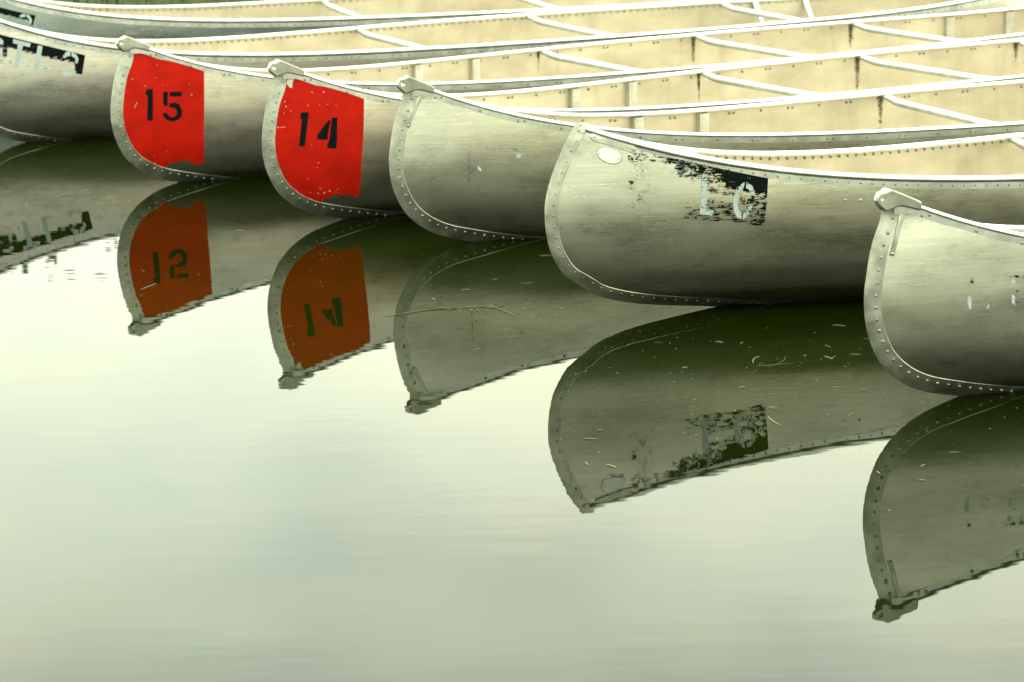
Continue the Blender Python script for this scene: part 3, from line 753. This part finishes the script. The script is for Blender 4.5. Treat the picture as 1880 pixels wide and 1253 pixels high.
# the photographer's shore: a bank, plus unseen trees added behind the camera to darken the hulls
def near_shore(x): return -9.0 + 0.10 * x + 1.2 * mnoise.noise(Vector((x * 0.1, 7, 0)))
bank('near_bank', list(np.linspace(-150, 150, 90)), [-1.2, -0.4, 0, 0.3, 0.8, 1.6, 3, 6, 12, 30, 100], lambda x, d: (x, near_shore(x) - d, bank_z(d, x, near_shore(x) - d)), M['grass'])
def added_wood():
    rnd = random.Random(12); vs_, fs = [], []
    for k in range(44):
        x = -62 + k * 2.9 + rnd.uniform(-1, 1); y = near_shore(x) - rnd.uniform(3.0, 10.0); h = rnd.uniform(8.5, 12.0); rx = rnd.uniform(2.4, 3.6)
        z0 = 0.5
        for q in range(6):                               # trunk strips
            a0, a1 = 6.283 * q / 6, 6.283 * (q + 1) / 6; j = len(vs_)
            vs_ += [(x + .2 * math.cos(a0), y + .2 * math.sin(a0), z0 - .4), (x + .2 * math.cos(a1), y + .2 * math.sin(a1), z0 - .4), (x + .1 * math.cos(a1), y + .1 * math.sin(a1), h * .7), (x + .1 * math.cos(a0), y + .1 * math.sin(a0), h * .7)]
            fs.append((j, j + 1, j + 2, j + 3))
        cl = [(rnd.gauss(0, rx * .5), rnd.gauss(0, rx * .5), z0 + h * rnd.uniform(.12, .92)) for _ in range(46)]
        for i in range(760):
            c = rnd.choice(cl); tap = 1.0 - 0.45 * max(0, c[2] / h - .55)
            px, py, pz = x + (c[0] + rnd.gauss(0, .6)) * tap, y + (c[1] + rnd.gauss(0, .6)) * tap, c[2] + rnd.gauss(0, .5)
            s = rnd.uniform(.16, .34); u = Vector((rnd.gauss(0, 1), rnd.gauss(0, 1), rnd.gauss(0, .6))).normalized() * s; w_ = u.orthogonal().normalized() * s * .6
            p = Vector((px, py, max(pz, .3))); j = len(vs_)
            vs_ += [tuple(p - u), tuple(p + w_), tuple(p + u), tuple(p - w_)]; fs.append((j, j + 1, j + 2, j + 3))
    me = bpy.data.meshes.new('added_trees'); me.from_pydata(vs_, [], fs)
    props(link('added_trees', me, None, (M['leaf'],), 0), 'added belt of leafy trees behind the viewer, unseen, to darken the hulls', 'added_trees', kind='stuff')
added_wood()

# ------------------------------------------------------------------ the canoes, far to near
canoe('C1', 'farthest canoe in the row, blue grey, with a cut off black block', 'hull_cool', True, (1.72, 2.576, 3.4), (), 0.40)
_r, _L = canoe('C2', 'canoe with white T and L on a worn black block, left of the red ones', 'hull_warm', True, (1.757, 2.55, 3.453), (), 0.46)
ROOT = {}
for key, label, hm, kb, th, rb, dk, stq in (
    ('C3', 'red bow panel canoe stencilled 15, left of the red 14 one', 'hull_warm', False, (1.94, 2.669, 3.407), (1.354, 1.623, 3.85, 4.122), 0.36, ((1.93, .10, .012), (2.66, .14, .022), (3.40, .13, .02))),
    ('C4', 'red bow panel canoe stencilled 14 with a torn pale chip under its bow cap', 'hull_warm', False, (1.94, 2.665, 3.394), (1.349, 1.610, 3.85, 4.1), 0.36, ((1.93, .15, .012), (2.66, .17, .022), (3.385, .09, .018))),
    ('C5', 'plain unpainted canoe with white chips between number 14 and the black block', 'hull_green', False, (1.914, 2.65, 3.4), (0.919, 1.18, 3.85, 4.1), 0.40, ((1.905, .17, .018),)),
    ('C6', 'canoe with oval badge and flaking black block, bow without a cap', 'hull_green', True, (1.596, 2.5, 3.4), (), 0.42, ()),
    ('C7', 'nearest canoe at the right edge with pale bow cap and few paint flecks', 'hull_green', False, (1.9, 2.65, 3.4), (1.2, 1.46, 3.85, 4.1), 0.45, ()),
):
    ROOT[key] = canoe(key, label, hm, kb, th, rb, dk, stq)
L1 = Lines('C1'); L2 = _L
r1 = [o for o in C.objects if o.name == 'canoe'][0]; r2 = _r

# red panels and stencil figures
rnd = random.Random(2)
def chips(s_, z_): return (0.945 if z_ > 0.14 else 0.945 - 0.9 * (0.14 - z_))
for key, figs in (('C3', (('one',), ('five_a', 'five_b', 'five_c'))), ('C4', (('one',), ('four_a', 'four_b')))):
    r, L = ROOT[key]
    poly_patch(L, 'red_panel', MARKS[key]['panel'], r, M['red'], -1, 0.0006, chips, 0.012)
    digit_parts(L, r, key, figs, M['black'], 0.0012, 0.97)
# pale chips where the red has come off number 14, and two scars on 15
M['bare'] = metal_plain('bare_aluminium_chip', (0.55, 0.53, 0.43), 0.5, 0.1, 0.6)
def flecks(L, root, pts, mat, r0=0.002, name='paint_chip'):
    bm = bmesh.new(); g = random.Random(len(pts) * 7)
    for s_, z_, k in pts:
        n = 7; ring = []
        for q in range(n):
            a = 6.283 * q / n; rr = r0 * k * g.uniform(0.6, 1.2)
            ring.append(bm.verts.new(L.pt(s_ + rr * math.cos(a) * g.uniform(.8, 1.3), z_ + rr * math.sin(a), -1, 0.0016)))
        bm.faces.new(ring)
    o = from_bm(name, bm, root, (mat,), 0); props(o, kind='stuff'); return o
r, L = ROOT['C4']
poly_patch(L, 'paint_chip', MARKS['C4']['chip'], r, M['bare'], -1, 0.0012, 1.0, 0.01)
flecks(L, r, [(.045, .40, 1), (.048, .385, 1), (.13, .425, 1), (.165, .425, 1.1), (.115, .385, .8), (.15, .385, .6), (.175, .385, .8), (.2, .38, .6), (.02, .32, 1.2), (.03, .32, 1.2), (.038, .32, 1), (.14, .20, 1.2), (.136, .185, 1), (.11, .15, 1), (.15, .115, 1.4), (.165, .10, 2), (.145, .098, 1.4), (.18, .105, 1.8), (.12, .105, 1), (.2, .10, 1.2), (.205, .11, 1), (.04, .365, .7), (.06, .37, .7)], M['bare'])
r, L = ROOT['C3']
flecks(L, r, [(.045, .375, 1), (.085, .35, .8), (.05, .285, 1.3), (.054, .292, 1.2), (.047, .277, 1.0), (.235, .312, 1.2), (.23, .35, .6), (.13, .42, .7), (.15, .12, .9), (.11, .105, .8), (.13, .07, 1.6), (.115, .077, 1.8), (.14, .06, 1.6), (.12, .085, .8)], M['bare'])

# worn black blocks with white stencil letters
def cov6(s_, z_):
    u = (s_ - 0.11) / 0.365; top = 0.4623 - (s_ - 0.1153) * 0.2; v = (top - z_) / 0.15
    c_ = 0.20
    if v < 0.16: c_ = 0.50 + 0.45 * max(0, (u - 0.15))
    if v < 0.30 and u > 0.35: c_ = max(c_, 0.62)
    if u > 0.52: c_ = max(c_, 0.50)
    if u > 0.70 and v < 0.36: c_ = 0.86
    if u > 0.88: c_ = max(c_, 0.56)
    if v > 0.82 and u > 0.4: c_ = max(c_, 0.50)
    if u < 0.12: c_ = max(c_, 0.36)
    if 0.12 < u < 0.34 and v > 0.12: c_ = 0.06
    if 0.5 < u < 0.8 and 0.52 < v < 0.62: c_ = 0.1
    return c_
r, L = ROOT['C6']
poly_patch(L, 'black_number_block', MARKS['C6']['patch'], r, M['black'], -1, 0.0006, cov6, 0.006)
digit_parts(L, r, 'C6', (('L',), ('o_a', 'o_b', 'o_c')), M['white'], 0.0012, 0.70, 'stencil_letter')
digit_parts(L, r, 'C6', (('arc',),), M['white'], 0.0012, 0.5, 'stencil_letter')
digit_parts(L, r, 'C6', (('smear',),), M['white'], 0.0012, 0.36, 'paint_smear')
def cov2(s_, z_):
    top = 0.4171 - (s_ - 0.1185) * 0.297; v = (top - z_) / 0.09
    c_ = 0.92 if v < 0.40 else 0.55 if v < 0.50 else 0.20
    if s_ > 0.375: c_ = max(c_, 0.80)
    if s_ < 0.14: c_ = max(c_, 0.75 if v < .9 else .3)
    if v > 0.75 and s_ < 0.33: c_ = max(c_, 0.34)
    return c_
poly_patch(L2, 'black_number_block', MARKS['C2']['patch'], r2, M['black'], -1, 0.0006, cov2, 0.006)
digit_parts(L2, r2, 'C2', (('S', 'S2'), ('T',), ('L',), ('two_a', 'two_b', 'two_c')), M['white'], 0.0012, 0.80, 'stencil_letter')
def cov1(s_, z_):
    top = 0.384 - (s_ - 0.2257) * 0.268; v = (top - z_) / 0.07
    return 0.92 if v < 0.40 else 0.85 if s_ > 0.345 else 0.12
poly_patch(L1, 'black_number_block', MARKS['C1']['patch'], r1, M['black'], -1, 0.0006, cov1, 0.006)
digit_parts(L1, r1, 'C1', (('a', 'b'),), M['white'], 0.0012, 0.92, 'stencil_letter')
r, L = ROOT['C7']
digit_parts(L, r, 'C7', (('w1',), ('w2',), ('w3',), ('w4',)), M['white'], 0.0008, 0.7, 'stencil_remnant')
digit_parts(L, r, 'C7', (('b1',), ('b2',), ('b5',), ('b6',), ('b3',), ('b4',)), M['black'], 0.0012, 0.55, 'black_paint_fleck')
r, L = ROOT['C5']
digit_parts(L, r, 'C5', (('w1',), ('w2',)), M['white'], 0.0008, 0.85, 'white_paint_chip')
digit_parts(L, r, 'C5', (('b1',),), M['black'], 0.0008, 0.42, 'black_paint_fleck')
digit_parts(L, r, 'C5', (('crack',),), M['black'], 0.0008, 0.62, 'crack')

# plates on the hulls
def screws(L, root, pts, rad=0.004, off=0.0018):
    for s_, z_ in pts:
        bm = bmesh.new(); dome(bm, L.pt(s_, z_, -1, off), L.nrm(s_, z_, -1), rad, 0.5, 10)
        from_bm('screw', bm, root, (M['cap'],), 60)
for key in ('C5', 'C7'):
    r, L = ROOT[key]; p, q = MARKS[key]['strap']
    d_ = Vector((q[0] - p[0], q[1] - p[1])).normalized(); w_ = Vector((-d_.y, d_.x)) * 0.006
    p2 = (p[0] - d_.x * .006, p[1] - d_.y * .006); q2 = (q[0] + d_.x * .006, q[1] + d_.y * .006)
    o = []
    for k in range(9):
        t_ = k / 8; o.append((p2[0] + (q2[0] - p2[0]) * t_ + w_.x, p2[1] + (q2[1] - p2[1]) * t_ + w_.y))
    for k in range(9):
        t_ = 1 - k / 8; o.append((p2[0] + (q2[0] - p2[0]) * t_ - w_.x, p2[1] + (q2[1] - p2[1]) * t_ - w_.y))
    pl = plate(L, 'serial_plate', o, r, M['cap'], -1, 0.0028); screws(L, pl, (p, q), 0.0042, 0.0028)
r, L = ROOT['C6']
p, q, e1, e2 = MARKS['C6']['strap']
pl = plate(L, 'serial_plate', capsule(p, q, 0.0105), r, M['cap'], -1, 0.0055); screws(L, pl, (p, q), 0.0042, 0.0045)
ov = MARKS['C6']['oval']; c_ = ov[1]; ax = Vector((ov[2][0] - ov[0][0], ov[2][1] - ov[0][1])) * .5; ay = Vector((ov[3][0] - ov[4][0], ov[3][1] - ov[4][1])) * .5
OV = [(c_[0] + ax.x * math.cos(a) + ay.x * math.sin(a), c_[1] + ax.y * math.cos(a) + ay.y * math.sin(a)) for a in [6.2832 * k / 28 for k in range(28)]]
bd = plate(L, 'oval_badge', OV, r, M['badge'], -1, 0.0030)
plate(L, 'badge_rim', [(c_[0] + (p_[0] - c_[0]) * 1.07, c_[1] + (p_[1] - c_[1]) * 1.07) for p_ in OV], bd, M['rivet'], -1, 0.0014)
screws(L, bd, ((c_[0] - ax.x * .86, c_[1] - ax.y * .86), (c_[0] + ax.x * .86, c_[1] + ax.y * .86)), 0.0025, 0.003)
cn_ = MARKS['C6']['corner']
cpn = plate(L, 'corner_plate', [(cn_[0][0] + .006, cn_[0][1] - .006), cn_[1], cn_[2], cn_[3], (cn_[4][0] + .004, cn_[4][1]), (cn_[5][0] + .004, cn_[5][1])], r, M['cap'], -1, 0.005)
screws(L, cpn, ((.002, .537), (-.003, .523), (.009, .519)), 0.0034, 0.005)
for s_, z_ in MARKS['C6']['riv']:
    bm = bmesh.new(); dome(bm, L.pt(s_, z_, -1, 0.0), L.nrm(s_, z_, -1), 0.0042, 0.5); from_bm('bolt', bm, r, (M['cap'],), 60)

# the seat seen in the second canoe: two bent tubes hung from the gunwales and a pan between them
def seat(L, root, s0, s1):
    bm = bmesh.new(); z0 = float(L.sheer(s0)); b_ = float(L.b(s0, z0)) - 0.01
    o = None
    zs = z0 - 0.10
    pan = bmesh.new(); bmesh.ops.create_cube(pan, size=1.0)
    for v in pan.verts: v.co = Vector(((s0 + s1) / 2 + v.co.x * (s1 - s0 + 0.02), v.co.y * 2 * (b_ - 0.10), zs + 0.012 + v.co.z * 0.012))
    bmesh.ops.bevel(pan, geom=pan.edges[:], offset=0.004, segments=2, affect='EDGES')
    st = from_bm('seat', pan, root, (M['trim'],), 40)
    for s_ in (s0, s1):
        b2 = bmesh.new(); bb = float(L.b(s_, z0)) - 0.014
        tube(b2, [(s_, -bb, z0 - .012), (s_, -bb + .012, z0 - .03), (s_, -bb + .07, zs - .008), (s_, -bb + .12, zs - .014), (s_, bb - .12, zs - .014), (s_, bb - .07, zs - .008), (s_, bb - .012, z0 - .03), (s_, bb, z0 - .012)], 0.013, 10)
        from_bm('seat_bar', b2, st, (M['trim'],), 50)
seat(L2, r2, 3.60, 3.83)

# ------------------------------------------------------------------ things afloat
M['straw'] = plain('dry_straw', (0.22, 0.20, 0.10), 0.7, 0.3, 30)
M['weed'] = plain('water_weed', (0.085, 0.095, 0.010), 0.6, 0.35, 30)
M['speck'] = plain('floating_speck', (0.30, 0.30, 0.22), 0.8, 0.4, 30)
for i, (a, b) in enumerate(STRAWS[:-6] + STRAWS[-2:-1]):
    bm = bmesh.new(); a3, b3 = Vector((*a, 0)), Vector((*b, 0)); mid = (a3 + b3) / 2; ln = (b3 - a3).length
    s_ = (b3 - a3).cross(Vector((0, 0, 1))) * rnd.uniform(-.10, .10)
    rr = rnd.uniform(.0005, .0011)
    tube(bm, [a3 - mid + Vector((0, 0, .0006)), (a3 - mid) * .4 + s_ + Vector((0, 0, .0018)), (b3 - mid) * .4 + s_ + Vector((0, 0, .0018)), b3 - mid + Vector((0, 0, .0008))], [rr * .6, rr, rr, rr * .5], 6)
    o = from_bm('straw', bm, None, (M['weed'] if i in (1, 2, 7, 14, 15) else M['straw'],), 50); o.location = mid
    where = ('on the dark reflection of the badge canoe' if mid.x > 0.1 and mid.y > 7.3 and mid.x < 1.0 else 'at the reflection of the nearest canoe by the right edge' if mid.x >= 1.0 or (mid.x > 0.75 and mid.y < 7.6)
             else 'on the reflection of the plain capped canoe' if mid.x > -0.45 and mid.y > 8.0 else 'on the red reflection or beside it' if mid.y > 8.2 else 'alone on the open pale water')
    green = i in (1, 2, 7, 14, 15)
    props(o, ('yellow green weed shred ' if green else 'long pale straw bit ' if (b3 - a3).length > 0.035 else 'short pale straw bit ') + where, 'straw', 'straw bits floating by the bows')
bm = bmesh.new(); W_ = [Vector((*p, 0.0012)) for p in WEED]; c0 = W_[5].copy()
tube(bm, [p - c0 + Vector((0, 0, .0012)) for p in W_], [.0007, .0008, .001, .0013, .0012, .001, .001, .001, .0009, .0007, .0005], 6)
for k in range(30):
    p = W_[rnd.choice([3, 4, 5, 6, 7, 7, 7, 8, 8, 8, 9])] - c0 + Vector((rnd.gauss(0, .02), rnd.gauss(0, .022), 0))
    e = p + Vector((rnd.gauss(.02, .03), rnd.gauss(0, .045), 0)); mid = (p + e) / 2 + Vector((rnd.gauss(0, .006), rnd.gauss(0, .01), .001))
    tube(bm, [p, mid, e], [.0004, .0006, .0003], 5)
o = from_bm('water_weed', bm, None, (M['weed'],), 50); o.location = c0
props(o, 'long yellow green strand of water weed floating across the plain canoe reflection', 'water weed')
bm = bmesh.new()
for k in range(300):
    x, y = rnd.uniform(-1.8, 1.8), rnd.uniform(6.2, 11.8)
    if rnd.random() < 0.6:
        x = rnd.uniform(0.1, 1.4); y = rnd.uniform(7.2, 8.6)
    r_ = rnd.uniform(.0006, .0017) ; n = 5
    bm.faces.new([bm.verts.new((x + r_ * math.cos(6.283 * q / n) * rnd.uniform(.7, 1.6), y + r_ * math.sin(6.283 * q / n) * rnd.uniform(.7, 1.6), .0009)) for q in range(n)])
props(from_bm('floating_specks', bm, None, (M['speck'],), 0), 'pale specks of pollen and seed scattered on the water', 'specks', kind='stuff')
